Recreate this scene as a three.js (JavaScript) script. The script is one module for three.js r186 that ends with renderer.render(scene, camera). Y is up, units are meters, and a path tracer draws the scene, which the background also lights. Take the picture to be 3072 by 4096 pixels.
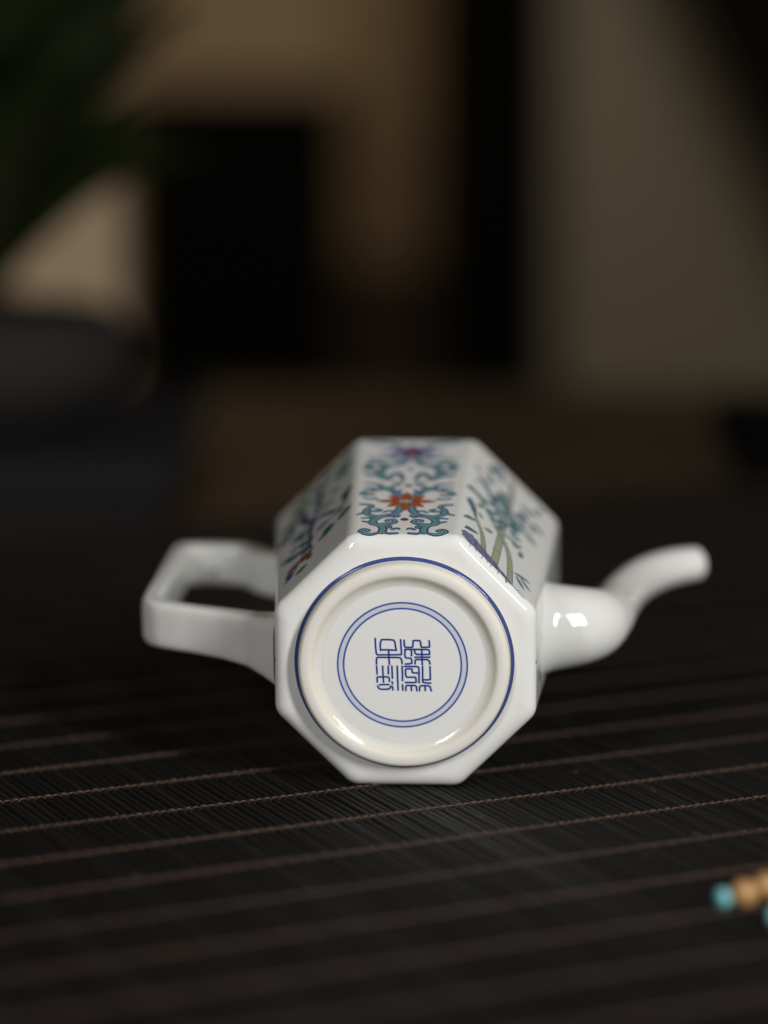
import * as THREE from 'three';
import { mergeGeometries } from 'three/addons/utils/BufferGeometryUtils.js';
import { RoundedBoxGeometry } from 'three/addons/geometries/RoundedBoxGeometry.js';
import { RectAreaLightUniformsLib } from 'three/addons/lights/RectAreaLightUniformsLib.js';

// ---------------------------------------------------------------- camera, light, exposure
const scene = new THREE.Scene();
const camera = new THREE.PerspectiveCamera(18.61, 768 / 1024, 0.05, 20);
camera.position.set(0, 0.1956, 0);
camera.rotation.x = -Math.atan(2236 / 12500);
camera.focus = 0.733;
camera.userData.fStop = 3.4;
scene.add(camera);
const renderer = new THREE.WebGLRenderer();
renderer.toneMapping = THREE.LinearToneMapping;
renderer.toneMappingExposure = 1;
renderer.shadowMap.enabled = true;
RectAreaLightUniformsLib.init();
scene.background = new THREE.Color(0.02, 0.019, 0.017);

function softbox(x, y, z, tx, ty, tz, w, h, intensity, color) {
  const l = new THREE.RectAreaLight(color, intensity, w, h);
  l.position.set(x, y, z);
  l.lookAt(tx, ty, tz);
  scene.add(l);
}
softbox(0.53, 0.45, -0.10, 0.01, 0.03, -0.72, 0.09, 0.42, 57, new THREE.Color(1, 0.987, 0.962));
softbox(-0.46, 0.38, 0.06, 0.0, 0.03, -0.72, 0.11, 0.26, 26, new THREE.Color(1, 0.985, 0.955));
softbox(-0.03, 0.85, -1.95, -0.03, 0.06, -3.0, 0.5, 0.25, 7.2, new THREE.Color(1, 0.87, 0.68));

// ---------------------------------------------------------------- helpers
let seed = 7;
const rnd = () => { seed = (seed * 1664525 + 1013904223) >>> 0; return seed / 4294967296; };
const rr = (a, b) => a + (b - a) * rnd();
const lin = (r, g, b) => new THREE.Color().setRGB(r, g, b);
const V = (x, y, z) => new THREE.Vector3(x, y, z);
const taken = {};
function numbered(name) {
  const n = taken[name] = (taken[name] ?? -1) + 1;
  return n ? `${name}_${String(n).padStart(3, '0')}` : name;
}
function mesh(name, geometry, material, parent = scene) {
  const m = new THREE.Mesh(geometry, material);
  m.name = parent === scene ? numbered(name) : name;
  m.castShadow = m.receiveShadow = true;
  parent.add(m);
  return m;
}
function tag(o, label, category, group) {
  o.userData = { label, category };
  if (group) o.userData.group = group;
  return o;
}
function thing(name, label, category, group) {
  const o = new THREE.Group();
  o.name = numbered(name);
  scene.add(o);
  return tag(o, label, category, group);
}
function std(color, roughness, extra = {}) { return new THREE.MeshStandardMaterial({ color, roughness, ...extra }); }
function canvasTexture(w, h, draw, srgb = true) {
  const c = document.createElement('canvas');
  c.width = w; c.height = h;
  draw(c.getContext('2d'), w, h);
  const t = new THREE.CanvasTexture(c);
  if (srgb) t.colorSpace = THREE.SRGBColorSpace;
  t.wrapS = t.wrapT = THREE.RepeatWrapping;
  return t;
}
function dataTexture(w, h, f, srgb = false) {                       // f(u, v) -> [r, g, b] in 0..1
  const d = new Uint8Array(w * h * 4);
  for (let j = 0; j < h; j++) for (let i = 0; i < w; i++) {
    const c = f((i + 0.5) / w, (j + 0.5) / h), k = (j * w + i) * 4;
    for (let n = 0; n < 3; n++) d[k + n] = Math.max(0, Math.min(255, Math.round(c[n] * 255)));
    d[k + 3] = 255;
  }
  const t = new THREE.DataTexture(d, w, h);
  t.magFilter = THREE.LinearFilter; t.minFilter = THREE.LinearFilter;
  t.wrapS = t.wrapT = THREE.RepeatWrapping;
  if (srgb) t.colorSpace = THREE.SRGBColorSpace;
  t.needsUpdate = true;
  return t;
}
function noiseGrid(n) { const g = []; for (let i = 0; i < n * n; i++) g.push(rnd()); return (x, y) => {
  const xi = Math.floor(x), yi = Math.floor(y), fx = x - xi, fy = y - yi, s = (t) => t * t * (3 - 2 * t);
  const at = (i, j) => g[(((j % n) + n) % n) * n + (((i % n) + n) % n)];
  const a = at(xi, yi) + (at(xi + 1, yi) - at(xi, yi)) * s(fx), b = at(xi, yi + 1) + (at(xi + 1, yi + 1) - at(xi, yi + 1)) * s(fx);
  return a + (b - a) * s(fy); }; }
const noise = noiseGrid(64);

// a surface through rings of points, all rings of one length; closed round
function rings(list, uvs, closed = true) {
  const n = list[0].length, pos = [], uv = [], idx = [], cols = closed ? n + 1 : n;
  list.forEach((ring, j) => { for (let i = 0; i < cols; i++) { const p = ring[i % n]; pos.push(p.x, p.y, p.z); uv.push(...uvs(i, j)); } });
  for (let j = 0; j + 1 < list.length; j++) for (let i = 0; i + 1 < cols; i++) {
    const a = j * cols + i, b = a + 1, c = a + cols, d = c + 1;
    idx.push(a, c, b, b, c, d);
  }
  const g = new THREE.BufferGeometry();
  g.setAttribute('position', new THREE.Float32BufferAttribute(pos, 3));
  g.setAttribute('uv', new THREE.Float32BufferAttribute(uv, 2));
  let volume = 0;                                                    // turned right side out
  const c = V(0, 0, 0), pt = (k) => V(pos[k * 3], pos[k * 3 + 1], pos[k * 3 + 2]);
  for (let k = 0; k < pos.length / 3; k++) c.add(pt(k));
  c.multiplyScalar(3 / pos.length);
  for (let k = 0; k < idx.length; k += 3) { const a = pt(idx[k]).sub(c), b = pt(idx[k + 1]).sub(c), d = pt(idx[k + 2]).sub(c); volume += a.dot(b.cross(d)); }
  if (volume < 0) idx.reverse();
  g.setIndex(idx);
  g.computeVertexNormals();
  if (closed) {                                                     // one normal along the seam
    const nn = g.attributes.normal;
    for (let j = 0; j < list.length; j++) {
      const a = j * cols, b = a + n, s = V(nn.getX(a) + nn.getX(b), nn.getY(a) + nn.getY(b), nn.getZ(a) + nn.getZ(b)).normalize();
      nn.setXYZ(a, s.x, s.y, s.z); nn.setXYZ(b, s.x, s.y, s.z);
    }
  }
  return g;
}

// ---------------------------------------------------------------- setting: table and wall
const woodMap = dataTexture(256, 256, (u, v) => {
  const g = noise(u * 60, v * 3) * 0.5 + noise(u * 16 + 5, v * 2) * 0.5, k = 0.75 + 0.4 * g;
  return [0.29 * k, 0.233 * k, 0.172 * k];
}, true);
const table = mesh('table', new THREE.BoxGeometry(2.4, 0.04, 1.9), new THREE.MeshStandardMaterial({ map: woodMap, roughness: 0.42 }));
table.position.set(0, -0.0215, -0.48);
table.userData = { kind: 'structure' };
const plasterMap = dataTexture(128, 128, (u, v) => { const k = 0.9 + 0.1 * noise(u * 20, v * 20) + 0.05 * noise(u * 60, v * 60); return [0.69 * k, 0.585 * k, 0.44 * k]; }, true);
const wall = mesh('wall', new THREE.BoxGeometry(7, 3.4, 0.06), new THREE.MeshStandardMaterial({ map: plasterMap, roughness: 0.9 }));
wall.position.set(0, 0.95, -3.03);
wall.userData = { kind: 'structure' };
const floor = mesh('floor', new THREE.BoxGeometry(7, 0.04, 6), new THREE.MeshStandardMaterial({ map: woodMap, roughness: 0.6 }));
floor.position.set(0, -0.77, -0.5);
floor.userData = { kind: 'structure' };
for (const [x, z] of [[-1.1, -1.37], [1.1, -1.37], [-1.1, 0.42], [1.1, 0.42]]) mesh('leg', new THREE.BoxGeometry(0.07, 0.708, 0.07), new THREE.MeshStandardMaterial({ map: woodMap, roughness: 0.5 }), table).position.set(x, -0.3745, z + 0.48);

// ---------------------------------------------------------------- the bamboo mat
const TH = 25.574 * Math.PI / 180;
const E1 = V(Math.cos(TH), 0, -Math.sin(TH)), E2 = V(-Math.sin(TH), 0, -Math.cos(TH));   // along the stitches, along the slats
const mat = thing('bamboo_mat', 'black bamboo slat mat sewn with brown thread, lying under the white teapot', 'table mat');
mat.matrixAutoUpdate = true;
mat.quaternion.setFromRotationMatrix(new THREE.Matrix4().makeBasis(E1, V(0, 1, 0), E2.clone().negate()));   // local x along the stitches, local -z along the slats
const MU0 = 0.15, MV0 = 0.41, MV1 = 1.0, PITCH = 0.002, SLATS = 240, ROWGAP = 0.0243186, ROW0 = 0.65295;
const slatBump = dataTexture(64, 256, (u, v) => {
  const a = noise(u * 22, v * 1.5) * 0.6 + noise(u * 50 + 3, v * 4) * 0.4; return [a, a, a];
});
const slatMaterials = [];
for (let k = 0; k < 7; k++) {
  const t = [1, 0.8, 1.25, 0.9, 1.5, 1.1, 0.7][k];
  slatMaterials.push(new THREE.MeshPhysicalMaterial({ color: lin(0.0106 * t, 0.0096 * t, 0.0081 * t), roughness: [0.56, 0.62, 0.52, 0.66, 0.56, 0.5, 0.64][k], specularIntensity: 0.5, bumpMap: slatBump, bumpScale: 0.00004 }));
}
function slatGeometry(w, h, len, bow) {
  const prof = [];
  for (let i = 0; i <= 8; i++) { const a = Math.PI * i / 8; prof.push([-Math.cos(a) * w / 2, Math.pow(Math.sin(a), 0.85) * h]); }
  const segs = 8, list = [];
  for (let j = 0; j <= segs; j++) list.push([...prof.map(([x, y]) => V(x + bow * Math.sin(Math.PI * j / segs), y, -len * j / segs)), V(0, -0.0001, -len * j / segs)]);
  return rings(list, (i, j) => [i / 10, j / segs * len / 0.06]);
}
const slatGeoms = [];
for (let k = 0; k < 6; k++) slatGeoms.push(slatGeometry(rr(0.00172, 0.00192), rr(0.00105, 0.0013), MV1 - MV0, rr(-1, 1) * 0.00016));
for (let i = 0; i < SLATS; i++) {
  const s = mesh('slat', slatGeoms[Math.floor(rnd() * 6)], slatMaterials[Math.floor(rnd() * 7)], mat);
  s.position.set(MU0 + i * PITCH + rr(-0.00006, 0.00006), -0.00118 + rr(-0.0001, 0.00004), -MV0 + rr(-0.001, 0.001));
  s.rotation.z = rr(-0.05, 0.05);
}
const thread = (r, g, b) => new THREE.MeshPhysicalMaterial({ color: lin(r, g, b), roughness: 0.28, specularIntensity: 0.9 });
const threadMaterial = thread(0.096, 0.051, 0.036);
const threadDark = thread(0.078, 0.043, 0.031);
function arch(x, z0, z1, w, top, r, lean) {                          // one loop of thread over a slat
  const pts = [];
  for (let i = 0; i <= 6; i++) {
    const t = i / 6, a = Math.PI * t;
    pts.push(V(x - Math.cos(a) * w / 2, -0.00055 + Math.pow(Math.sin(a), 0.6) * (top + 0.00055), z0 + (z1 - z0) * t + lean * Math.sin(a)));
  }
  return new THREE.TubeGeometry(new THREE.CatmullRomCurve3(pts), 7, r, 4);
}
function stitchGeometry(shift) {
  const parts = [];
  for (let i = 0; i < SLATS; i++) {
    const x = MU0 + i * PITCH, big = (i + shift) % 2 === 0, j = rr(-0.00007, 0.00007), w = PITCH * rr(0.98, 1.06);
    if (big) {
      parts.push(arch(x, -0.00032 + j, -0.00008 + j, w, 0.00032, 0.000105, -0.0001));
      parts.push(arch(x, 0.00014 + j, 0.00036 + j, w * 0.9, 0.00026, 0.000105, 0.00008));
      parts.push(arch(x - w * 0.1, 0.00042 + j, 0.00008 + j, w * 0.6, 0.00016, 0.00009, 0.0001));
    } else {
      parts.push(arch(x, -0.00022 + j, 0.00002 + j, w * 1.02, 0.00022, 0.0001, -0.0001));
      parts.push(arch(x, 0.00022 + j, -0.00002 + j, w, 0.00016, 0.0001, 0.00006));
    }
  }
  return mergeGeometries(parts);
}
const stitchGeoms = [stitchGeometry(0), stitchGeometry(1)];
for (let k = -14; k <= 9; k++) {
  const row = mesh('stitch_row', stitchGeoms[(k + 100) % 2], k % 3 === 0 ? threadDark : threadMaterial, mat);
  row.position.set(((k * 7 + 70) % 5) * 0.00008, 0, -(ROW0 - k * ROWGAP));
}

{ // loose fibres on the mat
  const parts = [];
  for (let i = 0; i < 16; i++) {
    const x = rr(-0.09, 0.08), z = rr(-0.8, -0.62), a = rr(0, 6.3), l = rr(0.001, 0.004), p = V(x, 0.00025, z), d = V(Math.cos(a), 0, Math.sin(a)), n = V(-Math.sin(a), 0, Math.cos(a));
    parts.push(new THREE.TubeGeometry(new THREE.CatmullRomCurve3([p, p.clone().addScaledVector(d, l * 0.5).addScaledVector(n, l * 0.2).add(V(0, 0.0003, 0)), p.clone().addScaledVector(d, l)]), 6, 0.00003, 4));
  }
  const lint = mesh('lint', mergeGeometries(parts), std(lin(0.3, 0.31, 0.3), 0.8));
  lint.userData = { kind: 'stuff', label: 'fine pale lint fibres scattered on the black bamboo mat', category: 'lint' };
}

// ---------------------------------------------------------------- the teapot (local: x right, y up, +z out of its base towards the viewer)
const R1 = 0.0308, R2 = 0.036834, LEN = 0.080568;
const pot = thing('teapot', 'white octagonal porcelain teapot with painted flowers, lying on its side, base in view', 'teapot');
pot.position.set(0.00507, 0.00004, -0.721074);
pot.quaternion.setFromRotationMatrix(new THREE.Matrix4().makeBasis(V(0.998855, 0, 0.047839), V(-0.0035727, 0.9972073, 0.0745976), V(-0.047705, -0.0746831, 0.9960656)));
const INK = '#2a3a86', TEAL = '#6f9d9f', PAPER = '#f1f1ee';

function strokePath(ctx, pts, w0, w1, color, alpha = 1) {            // a tapering brush stroke through points
  const c = new THREE.SplineCurve(pts.map(([x, y]) => new THREE.Vector2(x, y))), n = Math.max(16, Math.round(c.getLength() / 2));
  ctx.globalAlpha = alpha; ctx.fillStyle = color;
  const L = [], Rr = [];
  for (let i = 0; i <= n; i++) {
    const t = i / n, p = c.getPoint(t), d = c.getTangent(t), w = Math.max(0.3, (w0 + (w1 - w0) * t) / 2);
    L.push([p.x - d.y * w, p.y + d.x * w]); Rr.push([p.x + d.y * w, p.y - d.x * w]);
  }
  for (let i = 0; i < n; i++) {
    ctx.beginPath(); ctx.moveTo(...L[i]); ctx.lineTo(...L[i + 1]); ctx.lineTo(...Rr[i + 1]); ctx.lineTo(...Rr[i]); ctx.closePath(); ctx.fill();
    const p = c.getPoint(i / n), w = Math.max(0.3, (w0 + (w1 - w0) * i / n) / 2);
    ctx.beginPath(); ctx.arc(p.x, p.y, w, 0, 7); ctx.fill();
  }
  ctx.globalAlpha = 1;
}
function leafShape(ctx, a, b, width, fill, edge, bend = 0.1) {       // a pointed leaf or petal from a to b
  const dx = b[0] - a[0], dy = b[1] - a[1], len = Math.hypot(dx, dy), nx = -dy / len, ny = dx / len;
  const m = (t, s) => [a[0] + dx * t + nx * (s * width + bend * len * Math.sin(Math.PI * t)), a[1] + dy * t + ny * (s * width + bend * len * Math.sin(Math.PI * t))];
  ctx.beginPath(); ctx.moveTo(...a);
  ctx.bezierCurveTo(...m(0.25, 0.62), ...m(0.65, 0.6), ...b);
  ctx.bezierCurveTo(...m(0.65, -0.6), ...m(0.25, -0.62), ...a);
  ctx.fillStyle = fill; ctx.fill();
  if (edge) { ctx.strokeStyle = edge; ctx.lineWidth = 3.2; ctx.lineJoin = 'round'; ctx.stroke(); }
}
const SW = 512, SH = 1536;
const paintMap = canvasTexture(SW * 4, SH, (ctx, W, H) => {
  ctx.fillStyle = PAPER; ctx.fillRect(0, 0, W, H);
  ctx.scale(0.5, 1);                                                // eight faces side by side, each 512 units wide
  let strip = 0, br;
  const P = (t, s) => [strip * SW + (t * 0.5 + 0.5) * SW, SH * (1 - (0.04 + 0.92 * s))];
  // --- strip 2, the upper face: lotus scroll, mirrored about its middle line
  for (strip of [2, 6]) {
  const mid = -0.045, both = (pts) => [pts.map(([t, s]) => P(t, s)), pts.map(([t, s]) => P(2 * mid - t, s))];
  const scrolls = [
    [[[-0.157, 0.036], [-0.3, 0.034], [-0.419, 0.041], [-0.609, 0.03], [-0.761, 0.033], [-0.83, 0.05], [-0.767, 0.068], [-0.69, 0.06], [-0.7, 0.052]], 7, 16],
    [[[-0.43, 0.043], [-0.42, 0.078], [-0.487, 0.104], [-0.6, 0.117], [-0.617, 0.138], [-0.554, 0.165], [-0.44, 0.19]], 26, 24],
    [[[-0.53, 0.108], [-0.42, 0.114], [-0.3, 0.119], [-0.215, 0.135], [-0.25, 0.155], [-0.34, 0.152], [-0.355, 0.141]], 20, 13],
    [[[-0.58, 0.125], [-0.68, 0.13], [-0.8, 0.14]], 18, 4],
    [[[-0.42, 0.104], [-0.33, 0.1], [-0.285, 0.09], [-0.318, 0.079]], 17, 4],
    [[[-0.14, 0.27], [-0.17, 0.24], [-0.24, 0.21], [-0.382, 0.188], [-0.6, 0.187], [-0.753, 0.213], [-0.73, 0.25], [-0.66, 0.27], [-0.7, 0.29], [-0.85, 0.296]], 27, 14],
    [[[-0.72, 0.222], [-0.8, 0.212], [-0.92, 0.2]], 16, 4],
    [[[-0.72, 0.228], [-0.62, 0.232], [-0.53, 0.233], [-0.5, 0.245], [-0.57, 0.253]], 13, 8],
    [[[-0.36, 0.2], [-0.28, 0.187], [-0.2, 0.18], [-0.14, 0.197]], 12, 4],
    [[[-0.2, 0.385], [-0.27, 0.41], [-0.34, 0.428], [-0.48, 0.44], [-0.62, 0.43], [-0.76, 0.418], [-0.85, 0.4], [-0.78, 0.383], [-0.65, 0.388]], 26, 14],
    [[[-0.42, 0.44], [-0.5, 0.46], [-0.6, 0.488], [-0.82, 0.5]], 28, 5],
    [[[-0.4, 0.44], [-0.33, 0.463], [-0.25, 0.475], [-0.2, 0.486]], 26, 6],
    [[[-0.3, 0.412], [-0.22, 0.42], [-0.15, 0.435]], 18, 5],
    [[[-0.1, 0.755], [-0.16, 0.72], [-0.26, 0.685], [-0.47, 0.66], [-0.56, 0.61], [-0.54, 0.56], [-0.42, 0.535]], 28, 24],
    [[[-0.46, 0.665], [-0.55, 0.69], [-0.7, 0.7], [-0.8, 0.665], [-0.72, 0.64]], 38, 20],
    [[[-0.5, 0.55], [-0.36, 0.57], [-0.26, 0.6], [-0.2, 0.575], [-0.15, 0.53]], 26, 8],
    [[[-0.6, 0.59], [-0.72, 0.57], [-0.82, 0.59]], 24, 6],
    [[[-0.62, 0.165], [-0.72, 0.17], [-0.82, 0.165]], 9, 3], [[[-0.25, 0.235], [-0.36, 0.235], [-0.44, 0.22]], 9, 3], [[[-0.3, 0.505], [-0.22, 0.51], [-0.16, 0.5]], 9, 3], [[[-0.66, 0.45], [-0.74, 0.455], [-0.84, 0.45]], 9, 3],
    [[[-0.66, 0.62], [-0.78, 0.63], [-0.86, 0.62]], 12, 4], [[[-0.32, 0.74], [-0.5, 0.75], [-0.66, 0.74], [-0.8, 0.75]], 22, 8], [[[-0.6, 0.35], [-0.7, 0.345], [-0.82, 0.355]], 10, 4], [[[-0.24, 0.07], [-0.16, 0.08], [-0.12, 0.07]], 9, 3],
    [[[-0.3, 0.88], [-0.5, 0.9], [-0.75, 0.92], [-0.85, 0.96]], 30, 16],
  ];
  for (const [pts, a, b] of scrolls) for (const q of both(pts)) strokePath(ctx, q, a * 1.12 + 13, b * 1.12 + 10, '#2a3f78');
  for (const [pts, a, b] of scrolls) for (const q of both(pts)) strokePath(ctx, q, a * 1.12 - 2, Math.max(1, b * 1.12 - 2), TEAL);
  for (const q of both([[-0.36, 0.2], [-0.28, 0.187], [-0.2, 0.18], [-0.14, 0.197]])) strokePath(ctx, q, 14, 6, '#5a5fae');
  for (const q of both([[-0.3, 0.412], [-0.22, 0.42], [-0.15, 0.435]])) strokePath(ctx, q, 18, 6, '#4b58a8');
  const flower = (t0, s0, rx, ry, n, fill, edge, wid, core) => {
    const o = P(t0, s0);
    for (let i = 0; i < n; i++) {
      const a = i * 2 * Math.PI / n, cx = Math.cos(a), sy = Math.sin(a), k = i % 2 ? 0.86 : 1;
      leafShape(ctx, [o[0] + cx * rx * 0.12, o[1] + sy * ry * 0.12], [o[0] + cx * rx * k, o[1] + sy * ry * k], wid, fill, edge, 0);
    }
    ctx.fillStyle = '#31527a'; ctx.beginPath(); ctx.ellipse(o[0], o[1], 40, 26, 0, 0, 7); ctx.fill();
    ctx.fillStyle = core;
    for (let i = 0; i < 9; i++) { const a = i * 0.7; ctx.beginPath(); ctx.ellipse(o[0] + Math.cos(a) * (i ? 26 : 0), o[1] + Math.sin(a) * (i ? 14 : 0), 9, 7, 0, 0, 7); ctx.fill(); }
  };
  flower(mid - 0.01, 0.327, 138, 122, 8, '#bb5530', '#4d2f44', 46, '#c6cfa6');
  // shaded inner halves of the petals
  flower(mid, 0.81, 150, 120, 8, '#a29fc4', '#77739f', 62, '#7a2c38');
  ctx.fillStyle = '#3a2f66'; ctx.beginPath(); ctx.ellipse(...P(mid, 0.81), 58, 52, 0, 0, 7); ctx.fill();
  ctx.fillStyle = '#8c2f34'; ctx.beginPath(); ctx.ellipse(...P(mid, 0.81), 26, 36, 0, 0, 7); ctx.fill();
  for (const [s, c, r] of [[0.159, '#8e3030', 15], [0.476, '#b5603a', 16], [0.639, '#7f8fb4', 14]]) {
    ctx.fillStyle = '#28346f'; ctx.beginPath(); ctx.arc(...P(mid, s), r + 4, 0, 7); ctx.fill();
    ctx.fillStyle = c; ctx.beginPath(); ctx.arc(...P(mid, s), r, 0, 7); ctx.fill();
  }
  }
  // --- strip 3, the upper right face: bamboo growing from a blue rock
  strip = 3;
  const bam = (pts, w0, w1, col, edge) => { const q = pts.map(([t, s]) => P(t, s)); strokePath(ctx, q, w0 + 8, w1 + 7, edge); strokePath(ctx, q, w0, w1, col);
    const c = new THREE.SplineCurve(q.map(([x, y]) => new THREE.Vector2(x, y)));
    for (let i = 1; i < 9; i++) { const p = c.getPoint(i / 9), d = c.getTangent(i / 9), w = w0 + (w1 - w0) * i / 9; strokePath(ctx, [[p.x - d.y * w * 0.75, p.y + d.x * w * 0.75], [p.x, p.y], [p.x + d.y * w * 0.75, p.y - d.x * w * 0.75]], 5, 5, edge, 0.9); } };
  bam([[-0.422, 0.086], [-0.487, 0.173], [-0.571, 0.226], [-0.712, 0.28], [-0.797, 0.34], [-0.937, 0.365]], 26, 10, '#aab594', '#5b6c7c');
  bam([[-0.136, 0.088], [-0.12, 0.235], [-0.105, 0.348], [-0.096, 0.439], [-0.06, 0.627], [-0.06, 0.743], [-0.107, 0.883]], 38, 20, '#aeb696', '#687590');
  bam([[0.279, 0.041], [0.183, 0.203], [0.016, 0.299], [-0.174, 0.336], [-0.496, 0.417], [-0.813, 0.5]], 32, 10, '#a8b592', '#5f7686');
  const lf = [[-1.0, 0.478, -0.80, 0.50, 60], [-0.85, 0.5, -0.5, 0.465, 56], [-0.827, 0.657, -0.5, 0.59, 54], [-0.55, 0.6, -0.24, 0.54, 60], [-0.98, 0.207, -0.7, 0.256, 30], [-0.91, 0.141, -0.6, 0.175, 28],
    [-0.93, 0.12, -0.62, 0.165, 24], [-0.92, 0.4, -0.72, 0.33, 44], [-0.96, 0.37, -0.74, 0.3, 36], [-0.5, 0.262, -0.3, 0.297, 30], [0.15, 0.57, 0.40, 0.55, 66], [0.35, 0.56, 0.68, 0.53, 50], [0.45, 0.68, 0.78, 0.68, 54],
    [0.02, 0.44, 0.35, 0.44, 56], [0.0, 0.47, 0.26, 0.52, 60], [0.4, 0.135, 0.64, 0.082, 28], [0.33, 0.139, 0.74, 0.178, 24], [0.5, 0.15, 0.78, 0.116, 26], [0.2, 0.76, 0.4, 0.72, 60], [-0.45, 0.9, -0.28, 0.8, 70],
    [-0.3, 0.5, -0.1, 0.55, 60], [-0.2, 0.62, 0.05, 0.55, 64], [-0.7, 0.29, -0.85, 0.36, 34], [-0.25, 0.42, -0.02, 0.47, 54], [-0.35, 0.7, -0.1, 0.63, 60], [0.1, 0.62, 0.3, 0.66, 56], [-0.6, 0.8, -0.35, 0.88, 60]];
  lf.forEach(([a, b, c, d, w], i) => leafShape(ctx, P(a, b), P(c, d), w, ['#5f8a90', '#6f989b', '#567d8a', '#73899b'][i % 4], '#47647e', i % 2 ? 0.09 : -0.09));
  for (let i = 0; i < 18; i++) { const t = rr(-0.3, 0.15), q = rr(0.36, 0.66), d = rnd() < 0.5 ? -1 : 1; leafShape(ctx, P(t, q), P(t + d * rr(0.12, 0.24), q + rr(-0.03, 0.05)), rr(34, 52), ['#5f8a90', '#567d8a', '#73899b'][i % 3], '#47647e', 0.08 * d); }
  for (let i = 0; i < 26; i++) { const t = rr(-0.85, 0.65), q = rr(0.3, 0.85), d = rr(-0.26, 0.26), e = rr(0.0, 0.06); leafShape(ctx, P(t, q), P(t + d, q + e), rr(20, 36), ['#5f8a90', '#567d8a', '#73899b'][i % 3], '#47647e', 0.06); }
  // rock and ground strokes along the lower edge
  ctx.beginPath();
  [[-0.98, 0.082], [-0.93, 0.07], [-0.96, 0.055], [-0.8, 0.036], [-0.66, 0.041], [-0.524, 0.036], [-0.4, 0.04], [-0.3, 0.034], [-0.097, 0.037], [0.1, 0.034], [0.3, 0.036], [0.24, 0.046], [0.1, 0.06], [0.02, 0.058], [-0.094, 0.08], [-0.18, 0.076], [-0.25, 0.086], [-0.364, 0.088], [-0.44, 0.102], [-0.52, 0.098], [-0.6, 0.112], [-0.66, 0.106], [-0.72, 0.118], [-0.8, 0.104], [-0.9, 0.1]].forEach(([t, s], i) => (i ? ctx.lineTo(...P(t, s)) : ctx.moveTo(...P(t, s))));
  ctx.closePath(); ctx.fillStyle = '#80839f'; ctx.fill(); ctx.strokeStyle = '#474d7c'; ctx.lineWidth = 4; ctx.stroke();
  for (let i = 0; i < 26; i++) { const t = rr(-0.9, 0.15), q = 0.092 - 0.04 * (t + 0.9) + rr(-0.012, 0.006); strokePath(ctx, [P(t, q), P(t + rr(0.02, 0.08), q - rr(0.01, 0.02)), P(t + rr(0.04, 0.12), 0.042)], rr(4, 11), 2, ['#4c527f', '#63698f', '#9395ab', '#5a5f90'][i % 4], 0.6); }
  for (const [t, d] of [[-0.74, 0.012], [-0.6, 0.006], [-0.43, 0.014], [-0.3, 0.007], [-0.2, 0.011], [-0.02, 0.013], [0.2, 0.006]]) strokePath(ctx, [P(t, 0.037), P(t + 0.012, 0.03), P(t + 0.008, 0.029 - d * 0.7)], 5, 2, '#6b71a0');
  for (let i = 0; i < 7; i++) { const t = 0.25 + i * 0.06; strokePath(ctx, [P(t, 0.04 - i * 0.0015), P(t + 0.035, 0.031 - i * 0.0012), P(t + 0.07, 0.035 - i * 0.0012)], 7 - i * 0.6, 2, '#6d759f', 0.8); }
  strokePath(ctx, [P(0.48, 0.034), P(0.58, 0.042), P(0.72, 0.026)], 4, 2, '#5a6698');
  // --- strip 1, the upper left face: branch with flowers
  for (strip of [1, 5]) {
  br = (pts, w0, w1, col = '#5b587c') => strokePath(ctx, pts.map(([t, s]) => P(t, s)), w0, w1, col);
  br([[-0.73, 0.15], [-0.5, 0.18], [-0.3, 0.26], [-0.12, 0.32], [0.05, 0.36], [0.3, 0.37], [0.56, 0.36]], 10, 18, '#5d5a80');
  br([[-0.1, 0.32], [-0.1, 0.42], [-0.06, 0.515], [-0.28, 0.6], [-0.3, 0.72]], 26, 44, '#66628a');
  br([[-0.06, 0.515], [0.25, 0.47], [0.55, 0.4], [0.75, 0.4], [0.9, 0.5]], 30, 20, '#55527c');
  br([[-0.05, 0.52], [0.1, 0.62], [0.1, 0.8], [0.2, 0.9]], 26, 20, '#6a6a90');
  const fl = [[-0.51, 0.175, -0.72, 0.21, 44, '#4b5da6'], [-0.74, 0.155, -0.5, 0.178, 40, '#4b5da6'], [-0.69, 0.222, -0.27, 0.235, 70, '#a8562c'], [-0.35, 0.235, -0.06, 0.21, 56, '#a14f2c'], [-0.45, 0.137, -0.14, 0.138, 50, '#79a04a'], [-0.42, 0.15, -0.16, 0.145, 26, '#5d8a3c'],
    [-0.18, 0.19, 0.0, 0.187, 40, '#3d6f74'], [-0.72, 0.36, -0.25, 0.31, 54, '#437c7e'], [-0.4, 0.33, -0.02, 0.26, 60, '#3f6672'], [-0.34, 0.4, -0.16, 0.34, 50, '#40627a'], [-0.62, 0.49, -0.17, 0.5, 62, '#3f8078'], [0.11, 0.26, 0.58, 0.285, 58, '#2f7a6c'], [0.2, 0.3, 0.5, 0.3, 44, '#35806f'],
    [0.06, 0.39, 0.36, 0.376, 46, '#4a52a0'], [0.71, 0.44, 0.92, 0.515, 62, '#2f7468'], [0.55, 0.36, 0.8, 0.352, 36, '#5d8c46'], [0.1, 0.53, 0.5, 0.552, 54, '#82a84c'], [-0.07, 0.67, 0.35, 0.68, 60, '#3f7f76'], [0.12, 0.87, 0.5, 0.875, 66, '#3f7f76'], [-0.87, 0.69, -0.52, 0.685, 80, '#4a8078'], [-0.9, 0.62, -0.7, 0.58, 90, '#8a4a40'],
    [-0.5, 0.86, -0.2, 0.8, 90, '#93b078'], [-0.3, 0.94, 0.0, 0.9, 90, '#9ab684'], [0.5, 0.75, 0.8, 0.7, 50, '#5d8f8a']];
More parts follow.
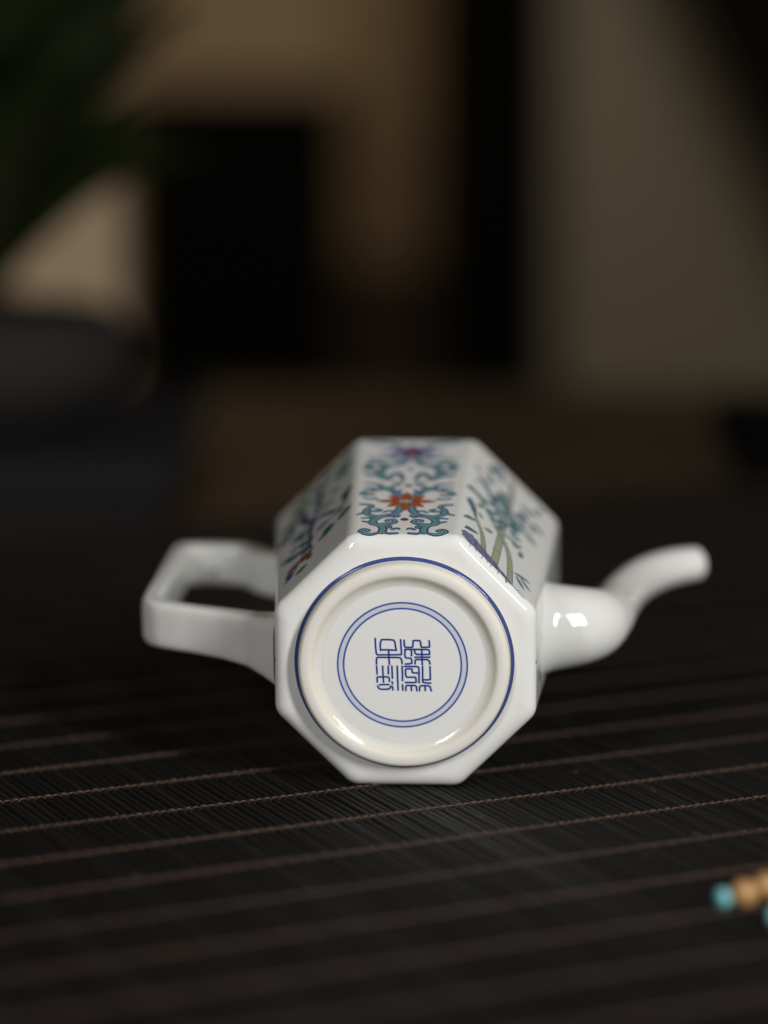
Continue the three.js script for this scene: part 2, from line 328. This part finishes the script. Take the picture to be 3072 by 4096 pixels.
  fl.forEach(([a, b, c, d, w, col], i) => leafShape(ctx, P(a, b), P(c, d), w, col, i % 3 ? '#2f4a68' : '#374074', i % 2 ? 0.06 : -0.06));
  for (let i = 0; i < 30; i++) { const t = rr(-0.9, 0.8), q = rr(0.28, 0.93), d = rr(0.18, 0.36); leafShape(ctx, P(t, q), P(t + d, q + rr(-0.02, 0.03)), rr(40, 70), ['#437c7e', '#4f8a86', '#6d9a5a', '#56658f', '#3f6f78', '#8aa86a'][i % 6], '#2f4a68', rr(-0.1, 0.1)); }
  for (let i = 0; i < 8; i++) leafShape(ctx, P(-0.2, 0.236), [P(-0.2, 0.236)[0] + Math.cos(i * 0.785) * 60, P(-0.2, 0.236)[1] + Math.sin(i * 0.785) * 32], 24, '#b05a30', '#5a3030', 0);
  }
  // --- strip 0, the side faces: long leaves
  for (strip of [0, 4]) {
  br([[0.0, 0.03], [-0.1, 0.3], [0.1, 0.6], [0.0, 0.95]], 18, 10, '#5f7f92');
  for (let i = 0; i < 14; i++) { const s = 0.05 + i * 0.065, d = i % 2 ? 1 : -1; leafShape(ctx, P(0, s), P(d * 0.75, s + 0.09), 46, ['#4f8286', '#3f6f84', '#5d7f96'][i % 3], '#31567a', 0.1 * d); }
  }
});
const glaze = { roughness: 0.07, ior: 1.5, clearcoat: 0 };
const ripple = dataTexture(128, 128, (u, v) => { const a = noise(u * 64 * 0.25, v * 64 * 0.25) * 0.7 + noise(u * 32, v * 32) * 0.3; return [a, a, a]; });
ripple.repeat.set(6, 2);
const paintedGlaze = new THREE.MeshPhysicalMaterial({ map: paintMap, ...glaze, bumpMap: ripple, bumpScale: 0.000025 });
const WHITE = lin(0.81, 0.81, 0.785);
const whiteGlaze = new THREE.MeshPhysicalMaterial({ color: WHITE, ...glaze });

// rounded octagon, points and the face coordinate of each (clockwise seen from the base, starting on the left face)
function octagon(ap, rc, z) {
  const out = [], side = ap * Math.tan(Math.PI / 8), cut = rc * Math.tan(Math.PI / 8);
  for (let f = 0; f < 8; f++) {
    const a = Math.PI - f * Math.PI / 4, n = [Math.cos(a), Math.sin(a)], w = [Math.sin(a), -Math.cos(a)];
    for (let i = 0; i <= 6; i++) { const t = (-1 + i / 3) * (side - cut); out.push([n[0] * ap + w[0] * t, n[1] * ap + w[1] * t, z, f + 0.5 + 0.5 * t / side]); }
    const t = side - cut, cx = n[0] * (ap - rc) + w[0] * t, cy = n[1] * (ap - rc) + w[1] * t;
    for (let i = 1; i < 6; i++) { const b = a - i / 6 * Math.PI / 4; out.push([cx + Math.cos(b) * rc, cy + Math.sin(b) * rc, z, f + 1 - 0.5 * cut / side + cut / side * i / 6]); }
  }
  return out;
}
{
  const prof = [], RE = 0.0026, tg = (R2 - R1) / LEN, RC = 0.0046;
  prof.push([0.012, 0.0002, 0.01, 0.004]);
  for (const a of [0.02, 0.0235, 0.0255]) prof.push([a, 0.0002, 0.012, RC * a / R1]);
  for (let i = 0; i <= 8; i++) { const b = i / 8 * (Math.PI / 2); prof.push([0.0272 + Math.sin(b) * (R1 - 0.0272) + RE * tg * i / 8, RE + 0.0002 - Math.cos(b) * RE, -1, RC]); }
  for (let i = 1; i <= 24; i++) { const s = RE + 0.0002 + (LEN - 0.006 - RE - 0.0002) * i / 24; prof.push([R1 + s * tg, s, -1, RC]); }
  const ra = 0.005, sA = LEN - 0.006, aA = R1 + sA * tg;
  for (let i = 1; i <= 8; i++) { const b = i / 8 * Math.PI / 2; prof.push([aA - ra + Math.cos(b) * ra + 0.0002, sA + Math.sin(b) * ra, 0.985, RC]); }
  prof.push([0.026, LEN + 0.0012, 0.99, RC]); prof.push([0.0215, LEN + 0.0022, 0.99, 0.006]); prof.push([0.0205, LEN + 0.0052, 0.99, 0.007]); prof.push([0.0185, LEN + 0.0052, 0.99, 0.007]); prof.push([0.018, LEN - 0.002, 0.99, 0.007]); prof.push([0.003, LEN - 0.003, 0.99, 0.001]);
  const oct = prof.map(([a, s, v, rc]) => octagon(a, rc, -s)), n = oct[0].length;
  const list = oct.map((ring) => ring.map(([x, y, z]) => V(x, y + R1, z)));
  const g = rings(list, (i, j) => [(i === n ? 8 + oct[j][0][3] : oct[j][i][3]) / 8, prof[j][2] >= 0 ? prof[j][2] : 0.04 + 0.92 * prof[j][1] / LEN]);
  mesh('body', g, paintedGlaze, pot);
}
function lathe(pts, material, name, seg = 160) {                     // [radius, out of the base] in mm
  const g = new THREE.LatheGeometry(pts.map(([r, o]) => new THREE.Vector2(r / 1000, o / 1000)), seg);
  g.rotateX(Math.PI / 2);
  const m = mesh(name, g, material, pot);
  m.position.set(-0.0002, R1 + 0.0001, 0);
  return m;
}
// foot ring: glazed outside, bare cream rim, glazed inner slope; the colours run along its profile
const RINGP = [[25.5, -0.2], [25.15, 0.15], [25.0, 0.8], [24.95, 1.9], [24.85, 2.5], [24.55, 2.98], [24.0, 3.22], [23.2, 3.3], [22.4, 3.27], [21.85, 3.05], [21.45, 2.7], [21.0, 2.35], [20.5, 2.05], [19.9, 1.8], [19.2, 1.63], [18.4, 1.58]];
const ringMap = dataTexture(8, 128, (u, v) => {
  const k = v * (RINGP.length - 1), w = [0.925, 0.92, 0.895], cream = [0.94, 0.93, 0.9], yel = [0.925, 0.905, 0.835];
  const mix = (a, b, t) => a.map((x, i) => x + (b[i] - x) * Math.max(0, Math.min(1, t)));
  let c = mix(w, yel, (k - 3.2) / 1.2); c = mix(c, cream, (k - 4.8) / 1.3); c = mix(c, yel, (k - 8.2) / 1); c = mix(c, w, (k - 10.2) / 1.4);
  return c;
}, true);
const ringRough = dataTexture(8, 128, (u, v) => { const k = v * (RINGP.length - 1), bare = Math.max(0, Math.min(1, (k - 4) / 0.6)) * Math.max(0, Math.min(1, (9.6 - k) / 0.6)); const r = 0.1 + 0.62 * bare; return [r, r, 0]; });
const grit = dataTexture(256, 64, () => { const a = 0.5 + (rnd() - 0.5) * (rnd() < 0.03 ? 1 : 0.35); return [a, a, a]; });
grit.repeat.set(3, 1);
lathe(RINGP, new THREE.MeshPhysicalMaterial({ map: ringMap, roughnessMap: ringRough, roughness: 1, ior: 1.5, bumpMap: grit, bumpScale: 0.00005 }), 'foot_ring');
// blue line painted round the foot
const bandMap = dataTexture(4, 64, (u, v) => { const e = Math.min(v, 1 - v), t = Math.min(1, e / 0.22); return [0.13 + 0.15 * t, 0.16 + 0.17 * t, 0.38 + 0.17 * t]; }, true);
lathe([[25.95, -0.13], [25.75, -0.05], [25.5, 0.0], [25.28, 0.12], [25.14, 0.3]], new THREE.MeshPhysicalMaterial({ map: bandMap, ...glaze }), 'painted_line');

// underside with double ring and seal mark
const discMap = canvasTexture(1024, 1024, (ctx, S) => {
  ctx.fillStyle = '#f1f1ef'; ctx.fillRect(0, 0, S, S);
  const mm = S / 38.4, cx = S / 2 - 0.35 * mm, cy = S / 2;
  const halo = (draw) => { for (const [w, a] of [[26, 0.05], [18, 0.07], [11, 0.1]]) { ctx.globalAlpha = a; draw(w); } ctx.globalAlpha = 1; };
  const circle = (r, w, col) => { ctx.strokeStyle = col; ctx.lineWidth = w; ctx.beginPath(); ctx.arc(cx, cy, r * mm, 0, 7); ctx.stroke(); };
  ctx.globalAlpha = 0.17; circle(14.6, 1.3 * mm, '#5a68a8'); ctx.globalAlpha = 1;
  for (const r of [15.25, 13.85]) {
    halo((w) => circle(r, w * 0.9, '#3350a8'));
    circle(r, 9.5, '#3350a4');
    for (let i = 0; i < 260; i++) { ctx.globalAlpha = 0.12 + 0.35 * rnd(); const a = i / 260 * 6.2832; ctx.strokeStyle = i % 3 ? '#26429a' : '#4a66b4'; ctx.lineWidth = 3 + 4 * rnd(); ctx.beginPath(); ctx.arc(cx, cy, r * mm + (rnd() - 0.5) * 3, a, a + 0.05); ctx.stroke(); }
    ctx.globalAlpha = 1;
  }
  // seal strokes, read off on a grid of 1100 units a side
  const ox = 245, oy = 270, k = 13.15 * mm / 1130, sx = cx - 6.62 * mm, sy = cy - 6.55 * mm;
  const Q = ([x, y]) => [sx + (x - ox) * k, sy + (y - oy) * k];
  const seal = [
    [[265, 280], [272, 450], [285, 590], [310, 622], [460, 620], [640, 618], [790, 612], [795, 560], [785, 430], [778, 300]],
    [[375, 525], [365, 440], [372, 350], [395, 300], [520, 298], [630, 305], [660, 340], [675, 440], [690, 520], [540, 515], [380, 515]],
    [[537, 520], [540, 660], [545, 740], [550, 820]], [[290, 815], [288, 740], [295, 685], [320, 672], [500, 674], [700, 672], [770, 680], [798, 720], [808, 800]],
    [[290, 860], [297, 940], [300, 1025]], [[414, 862], [418, 980], [424, 1090], [430, 1195]], [[527, 862], [528, 950], [530, 1020]], [[600, 858], [605, 980], [610, 1110]], [[708, 858], [712, 1000], [718, 1180], [725, 1360]], [[806, 858], [812, 980], [815, 1160]],
    [[302, 1195], [300, 1130], [308, 1090], [400, 1088], [520, 1085], [545, 1110], [550, 1180]], [[345, 1258], [430, 1248], [535, 1250]], [[310, 1285], [335, 1330], [375, 1350], [470, 1348], [540, 1342], [568, 1310], [580, 1280]], [[606, 1190], [610, 1230]], [[612, 1290], [616, 1330], [622, 1358]], [[815, 1250], [818, 1300], [822, 1362]],
    [[848, 310], [852, 400], [862, 445], [890, 458], [960, 460], [1020, 450], [1028, 390], [1030, 320], [1060, 312], [1160, 312], [1180, 340], [1188, 420], [1200, 452], [1290, 452], [1360, 445], [1362, 380], [1352, 315]],
    [[870, 525], [865, 500], [960, 500], [1120, 498], [1300, 498], [1350, 510], [1362, 550], [1362, 600], [1280, 604], [1100, 604], [1065, 570], [1062, 515]],
    [[868, 520], [862, 600], [870, 665], [900, 682], [980, 684], [1000, 710], [1005, 790], [960, 805], [875, 810]], [[992, 505], [998, 570], [998, 630]], [[1068, 664], [1200, 660], [1365, 660]],
    [[1070, 805], [1072, 740], [1090, 712], [1200, 710], [1320, 710], [1355, 740], [1372, 800]], [[1205, 505], [1208, 620], [1212, 740], [1215, 820]],
    [[855, 860], [980, 860], [1120, 862], [1145, 890], [1150, 1000], [1150, 1200]], [[1140, 998], [1050, 996], [1012, 985], [1008, 920], [990, 908], [890, 912], [875, 940], [880, 1050], [900, 1088], [1060, 1086], [1085, 1100], [1092, 1190], [1040, 1200], [875, 1200]],
    [[1222, 860], [1222, 980], [1225, 1190], [1290, 1206], [1385, 1208]], [[1370, 860], [1375, 980], [1378, 1130], [1320, 1140], [1235, 1140]],
    [[882, 1365], [884, 1290], [900, 1262], [1060, 1262], [1095, 1280], [1106, 1370]], [[992, 1270], [994, 1320], [996, 1368]], [[1160, 1368], [1160, 1300], [1185, 1265], [1340, 1264], [1375, 1290], [1398, 1372]], [[1270, 1270], [1272, 1320], [1275, 1366]],
  ].map((s) => s.map(Q));
  const trace = (w, col) => { ctx.lineCap = 'round'; ctx.lineJoin = 'round'; ctx.strokeStyle = col; ctx.lineWidth = w; for (const s of seal) { ctx.beginPath(); s.forEach((p, i) => (i ? ctx.lineTo(...p) : ctx.moveTo(...p))); ctx.stroke(); } };
  halo((w) => trace(w, '#3a50a6'));
  trace(10.6, '#2c3f90');
  for (const s of seal) for (const p of s) { ctx.globalAlpha = 0.25 + 0.5 * rnd(); ctx.fillStyle = '#1f327f'; ctx.beginPath(); ctx.arc(p[0], p[1], 3.2 + rnd() * 2, 0, 7); ctx.fill(); }
  ctx.globalAlpha = 1; trace(4, '#24388a');
  for (let i = 0; i < 12; i++) { ctx.globalAlpha = 0.5; ctx.fillStyle = '#6b6a68'; ctx.beginPath(); ctx.arc(rr(0.15, 0.85) * S, rr(0.15, 0.85) * S, 1.3, 0, 7); ctx.fill(); }
  ctx.globalAlpha = 1;
});
{
  const g = new THREE.CircleGeometry(0.0192, 96), m = mesh('underside', g, new THREE.MeshPhysicalMaterial({ map: discMap, ...glaze }), pot);
  m.position.set(-0.0002, R1 + 0.0001, 0.00166);
}
// sweeps in the plane through the axis: points are [x, -z] in mm
function flatCurve(pts) { return new THREE.CatmullRomCurve3(pts.map(([u, s]) => V(u / 1000, R1, -s / 1000)), false, 'centripetal'); }
{
  const raw = [[25, 31.2, 15.2], [29, 31.3, 13.4], [32.0, 31.4, 12.0], [34.2, 31.55, 10.95], [38, 32, 10.25], [41, 32.8, 9.75], [44.5, 35.1, 8.9], [47.6, 40.5, 7.4], [50.4, 50, 6.1], [53.5, 63, 5.55], [57.5, 74.6, 5.3], [62.5, 83.2, 5.0], [67.6, 88.4, 4.7], [72.5, 91.4, 4.4]];
  const curve = flatCurve(raw), rad = new THREE.CatmullRomCurve3(raw.map((p) => V(p[2] / 1000, 0, 0)), false, 'centripetal'), list = [], N = 110, M = 48;
  const radius = (t) => { const k = t * (raw.length - 1), i = Math.min(raw.length - 2, Math.floor(k)), f = k - i, p = (j) => raw[Math.max(0, Math.min(raw.length - 1, j))][2] / 1000, a = p(i - 1), b = p(i), c = p(i + 1), d = p(i + 2);
    return 0.5 * (2 * b + (c - a) * f + (2 * a - 5 * b + 4 * c - d) * f * f + (3 * b - a - 3 * c + d) * f * f * f); };
  const ring = (p, d, r) => { const side = V(0, 1, 0), n = side.clone().cross(d).normalize(), o = []; for (let i = 0; i < M; i++) { const a = i / M * 2 * Math.PI; o.push(p.clone().addScaledVector(side, Math.cos(a) * r).addScaledVector(n, Math.sin(a) * r)); } return o; };
  for (let j = 0; j <= N; j++) list.push(ring(curve.getPoint(j / N), curve.getTangent(j / N), radius(j / N)));
  const e = curve.getPoint(1), d = curve.getTangent(1), r = radius(1);
  for (let i = 1; i <= 6; i++) { const a = i / 6 * Math.PI * 0.5; list.push(ring(e.clone().addScaledVector(d, Math.sin(a) * 0.0014), d, r - 0.0014 + Math.cos(a) * 0.0014)); }
  list.push(ring(e.clone().addScaledVector(d, 0.001), d, r - 0.0020), ring(e.clone().addScaledVector(d, -0.012), d, r - 0.0022));
  mesh('spout', rings(list, (i, j) => [i / M, j / N]), whiteGlaze, pot);
}
{
  const pts = [[-28, 11.5], [-32.5, 14.5], [-37, 18.2], [-43.5, 22.4], [-51, 26], [-58, 29.3], [-61.8, 31.6], [-63.9, 34.6], [-64.3, 39], [-63.9, 50], [-63.4, 62], [-62.8, 74], [-62.4, 82], [-61.6, 85.9], [-58.6, 87.0], [-54, 87.2], [-48.4, 87.0], [-45.3, 86.2], [-42.6, 83.4], [-40, 79.8], [-36.5, 77.6], [-28, 76]];
  const dims = [[18.5, 13], [15.2, 9.2], [13.1, 6.9], [12.1, 5.7], [11.6, 5.2], [11.6, 5.2], [11.6, 5.2], [11.4, 5.1], [11.2, 5.0], [11, 4.9], [11, 4.9], [11, 4.9], [11, 4.9], [10.9, 5], [10.8, 5.2], [10.7, 5.5], [10.8, 5.8], [11, 6.2], [11.2, 6.8], [11.5, 7.6], [12.4, 9]];
  const curve = flatCurve(pts), N = 160, list = [];
  const dim = (t, k) => { const q = t * (dims.length - 1), i = Math.min(dims.length - 2, Math.floor(q)), f = q - i, s = f; return (dims[i][k] + (dims[i + 1][k] - dims[i][k]) * s) / 1000; };
  const M = 40;
  for (let j = 0; j <= N; j++) {
    const t = j / N, p = curve.getPoint(t), d = curve.getTangent(t), side = V(0, 1, 0), n = side.clone().cross(d).normalize(), w = dim(t, 0) / 2, h = dim(t, 1) / 2, o = [];
    for (let i = 0; i < M; i++) { const a = i / M * 2 * Math.PI, c = Math.cos(a), s = Math.sin(a), q = (x) => Math.sign(x) * Math.pow(Math.abs(x), 0.42); o.push(p.clone().addScaledVector(side, q(c) * w).addScaledVector(n, q(s) * h)); }
    list.push(o);
  }
  mesh('handle', rings(list, (i, j) => [i / M, j / N]), whiteGlaze, pot);
  const hole = new THREE.CylinderGeometry(0.0009, 0.0009, 0.0006, 24); hole.rotateX(Math.PI / 2);
  mesh('pin_hole', hole, std(lin(0.22, 0.21, 0.2), 0.6), pot).position.set(-0.0535, R1 - 0.0014, -0.0845);
}

// ---------------------------------------------------------------- beads at the lower right
const turquoise = new THREE.MeshPhysicalMaterial({ color: lin(0.2, 0.55, 0.6), roughness: 0.35 });
const beadWood = canvasTexture(64, 64, (ctx, w, h) => { for (let y = 0; y < h; y++) { const k = 0.85 + 0.2 * noise(3, y * 0.35); ctx.fillStyle = `rgb(${Math.round(196 * k)},${Math.round(150 * k)},${Math.round(96 * k)})`; ctx.fillRect(0, y, w, 1); } });
const beadMaterial = new THREE.MeshPhysicalMaterial({ map: beadWood, roughness: 0.35 });
const bracelet = thing('bead_bracelet', 'string of round wooden beads with turquoise spacers at the lower right edge', 'bead bracelet');
{
  const woodG = new THREE.SphereGeometry(0.0030, 32, 20), turqG = new THREE.CylinderGeometry(0.0019, 0.0019, 0.0027, 32, 1);
  { const p = []; for (let i = 0; i <= 10; i++) { const a = -Math.PI / 2 + Math.PI * i / 10; p.push(new THREE.Vector2(0.0021 * Math.pow(Math.cos(a), 0.5) + 1e-6, 0.0014 * Math.sin(a))); } turqG.copy(new THREE.LatheGeometry(p, 32)); }
  const path = new THREE.CatmullRomCurve3([V(0.0703, 0.0024, -0.6246), V(0.0752, 0.0030, -0.6262), V(0.0802, 0.0030, -0.631), V(0.0858, 0.0030, -0.637), V(0.0935, 0.0030, -0.642), V(0.102, 0.0030, -0.638), V(0.106, 0.0030, -0.628), V(0.102, 0.0030, -0.617), V(0.094, 0.0030, -0.611), V(0.086, 0.0030, -0.6105), V(0.0797, 0.0024, -0.6118)]);
  const total = path.getLength();
  mesh('cord', new THREE.TubeGeometry(path, 80, 0.0005, 6), std(lin(0.2, 0.12, 0.06), 0.8), bracelet);
  const put = (g, m, name, t) => { const b = mesh(name, g, m, bracelet), p = path.getPointAt(t), d = path.getTangentAt(t); b.position.copy(p); b.quaternion.setFromUnitVectors(V(0, 1, 0), d); return b; };
  put(turqG, turquoise, 'turquoise_bead', 0.001);
  put(turqG, turquoise, 'turquoise_bead', 0.999);
  const n = Math.floor((total - 0.0092) / 0.0062);
  for (let i = 0; i < n; i++) put(woodG, beadMaterial, 'wooden_bead', (0.005 + i * (total - 0.01) / (n - 1)) / total);
}

// ---------------------------------------------------------------- things out of focus behind
const matt = (r, g, b, k = 0.15) => new THREE.MeshPhysicalMaterial({ color: lin(r, g, b), roughness: 0.9, specularIntensity: k });
const blackPaint = matt(0.003, 0.0028, 0.0022, 0.08);
function box(parent, name, x0, x1, y0, y1, z0, z1, material, r = 0.002) {
  const m = mesh(name, new RoundedBoxGeometry(x1 - x0, y1 - y0, z1 - z0, 3, r), material, parent);
  m.position.set((x0 + x1) / 2, (y0 + y1) / 2, (z0 + z1) / 2);
  return m;
}
{ // black box
  const t = thing('black_box', 'large black box standing behind the teapot, left of the tall dark post', 'box');
  box(t, 'case', -0.218, -0.032, -0.75, 0.062, -2.76, -2.6, blackPaint, 0.004);
  box(t, 'lid', -0.220, -0.03, 0.0624, 0.083, -2.762, -2.598, blackPaint, 0.004);
}
{ // brown chest
  const t = thing('wooden_chest', 'dark brown wooden chest between the black box and the tall dark post', 'chest');
  const m = matt(0.03, 0.02, 0.014);
  box(t, 'case', -0.028, 0.0345, -0.75, -0.092, -2.73, -2.6, m, 0.003);
  box(t, 'lid', -0.0285, 0.035, -0.0916, -0.071, -2.732, -2.597, m, 0.003);
}
{ // post
  const t = thing('wooden_post', 'tall black wooden post rising out of the frame behind the teapot', 'post');
  box(t, 'shaft', 0.037, 0.1395, -0.70, 1.6, -2.69, -2.6, blackPaint, 0.004);
  box(t, 'foot', 0.036, 0.1405, -0.75, -0.7004, -2.692, -2.595, blackPaint, 0.004);
}
{ // screen panel
  const t = thing('screen_panel', 'tall grey brown screen panel standing on the right behind the spout', 'screen');
  const m = matt(0.25, 0.21, 0.147, 0.25), f = matt(0.2, 0.168, 0.118, 0.25);
  box(t, 'panel', 0.1462, 0.80, -0.70, 1.3, -2.65, -2.63, m, 0.002);
  box(t, 'bottom_rail', 0.1412, 0.81, -0.75, -0.7004, -2.656, -2.624, f, 0.003);
  box(t, 'side_rail', 0.1412, 0.1458, -0.70, 1.3, -2.656, -2.624, f, 0.001);
}
{ // leaning plank
  const t = mesh('leaning_plank', new RoundedBoxGeometry(0.13, 1.9, 0.03, 3, 0.005), matt(0.006, 0.0052, 0.004));
  t.position.set(0.329, 0.126, -2.52);
  t.rotation.z = 0.49;
  tag(t, 'dark plank leaning at a slant across the upper right corner', 'plank');
}
{ // cup
  const p = [[0.0001, 0], [0.011, 0], [0.0112, 0.003], [0.0105, 0.004], [0.0165, 0.0095], [0.0195, 0.017], [0.0205, 0.027], [0.0203, 0.0276], [0.0196, 0.027], [0.0186, 0.017], [0.0155, 0.0105], [0.009, 0.0062], [0.0001, 0.0055]].map(([r, y]) => new THREE.Vector2(r, y));
  const c = mesh('tea_cup', new THREE.LatheGeometry(p, 64), matt(0.003, 0.003, 0.003, 0.1));
  c.position.set(0.146, -0.0012, -1.185);
  tag(c, 'small black tea cup standing on the table at the right edge', 'cup');
}
{ // stand
  const t = thing('plant_stand', 'low dark slate stand under the grey plant pot at the left edge', 'stand');
  const m = matt(0.0165, 0.0165, 0.019, 0.3);
  box(t, 'top_slab', -0.24, -0.073, 0.0085, 0.0215, -1.275, -1.075, m, 0.003);
  box(t, 'plinth', -0.235, -0.079, -0.001, 0.0083, -1.27, -1.081, m, 0.002);
}
{ // grey pot with soil
  const t = thing('plant_pot', 'round grey ceramic plant pot standing on the slate stand', 'plant pot');
  const p = [[0.0001, 0], [0.04, 0], [0.041, 0.002], [0.056, 0.012], [0.0625, 0.023], [0.061, 0.034], [0.056, 0.0405], [0.0555, 0.0425], [0.053, 0.043], [0.052, 0.041], [0.056, 0.034], [0.056, 0.03], [0.0001, 0.03]].map(([r, y]) => new THREE.Vector2(r, y));
  mesh('vessel', new THREE.LatheGeometry(p, 64), matt(0.029, 0.026, 0.024, 0.4), t);
  const s = new THREE.CylinderGeometry(0.052, 0.052, 0.004, 40); s.translate(0, 0.036, 0);
  mesh('soil', s, std(lin(0.02, 0.015, 0.01), 0.95), t);
  t.position.set(-0.156, 0.0216, -1.165);
}
{ // plant
  const t = thing('potted_plant', 'dark green long leaved plant growing from the grey pot at the upper left', 'plant');
  t.position.set(-0.17, 0.0566, -1.165);
  const cols = [[0.011, 0.0165, 0.004], [0.007, 0.0105, 0.003], [0.017, 0.025, 0.007], [0.034, 0.034, 0.02]].map((c) => new THREE.MeshPhysicalMaterial({ color: lin(...c), roughness: 0.6, specularIntensity: 0.2, side: THREE.DoubleSide }));
  function blade(len, width, lean, droop, turn, face, m) {              // face: how far the blade turns from facing sideways
    const n = 14, pos = [], idx = [];
    for (let i = 0; i <= n; i++) {
      const k = i / n, a = lean + droop * k * k, w = width * Math.pow(Math.sin(Math.PI * Math.min(0.985, 0.1 + 0.89 * k)), 0.7) * 0.5;
      const x = len * k * Math.sin(a), y = len * k * Math.cos(a), f = face + 0.4 * k, cx = Math.cos(f) * Math.cos(a), cy = -Math.cos(f) * Math.sin(a), cz = Math.sin(f);
      for (const q of [-1, 0, 1]) pos.push(x + q * w * cx, y + q * w * cy, q * w * cz + (q ? 0 : -0.12 * w));
    }
    for (let i = 0; i < n; i++) for (let j = 0; j < 2; j++) { const p = i * 3 + j; idx.push(p, p + 1, p + 3, p + 1, p + 4, p + 3); }
    const g = new THREE.BufferGeometry(); g.setAttribute('position', new THREE.Float32BufferAttribute(pos, 3)); g.setIndex(idx); g.computeVertexNormals();
    const b = mesh('leaf', g, m, t); b.position.set(rr(-0.012, 0.006), rr(-0.004, 0.002), rr(-0.015, 0.015)); b.rotation.y = turn;
  }
  for (let i = 0; i < 44; i++) blade(rr(0.1, 0.19), rr(0.013, 0.022), rr(-0.1, 0.52), rr(0.0, 0.3), rr(-0.6, 0.6), rr(-1, 1), cols[Math.floor(rnd() * 3)]);
  for (let i = 0; i < 14; i++) blade(rr(0.1, 0.17), rr(0.012, 0.02), rr(0.1, 0.5), rr(0.1, 0.5), Math.PI + rr(-0.9, 0.9), rr(-1, 1), cols[Math.floor(rnd() * 3)]);
  for (let i = 0; i < 14; i++) blade(rr(0.14, 0.19), rr(0.016, 0.024), rr(0.3, 0.6), rr(-0.15, 0.25), rr(-0.3, 0.3), rr(-0.5, 0.5), cols[i % 2]);
  for (let i = 0; i < 14; i++) blade(rr(0.1, 0.128), rr(0.016, 0.024), rr(0.35, 0.62), rr(0.15, 0.4), rr(-0.3, 0.3), rr(-0.6, 0.6), cols[Math.floor(rnd() * 3)]);
  blade(0.112, 0.03, 0.5, 0.05, -0.4, 0.2, cols[3]); blade(0.104, 0.022, 0.36, 0.1, -0.45, 0.2, cols[3]);
}
{ // beige jar
  const t = thing('beige_canister', 'square beige canister standing behind the plant', 'canister');
  const m = std(lin(0.68, 0.49, 0.3), 0.7);
  box(t, 'body', -0.166, -0.117, -0.001, 0.090, -1.43, -1.385, m, 0.004);
  box(t, 'lid', -0.1652, -0.1178, 0.0902, 0.1, -1.4292, -1.3858, m, 0.003);
}
renderer.render(scene, camera);
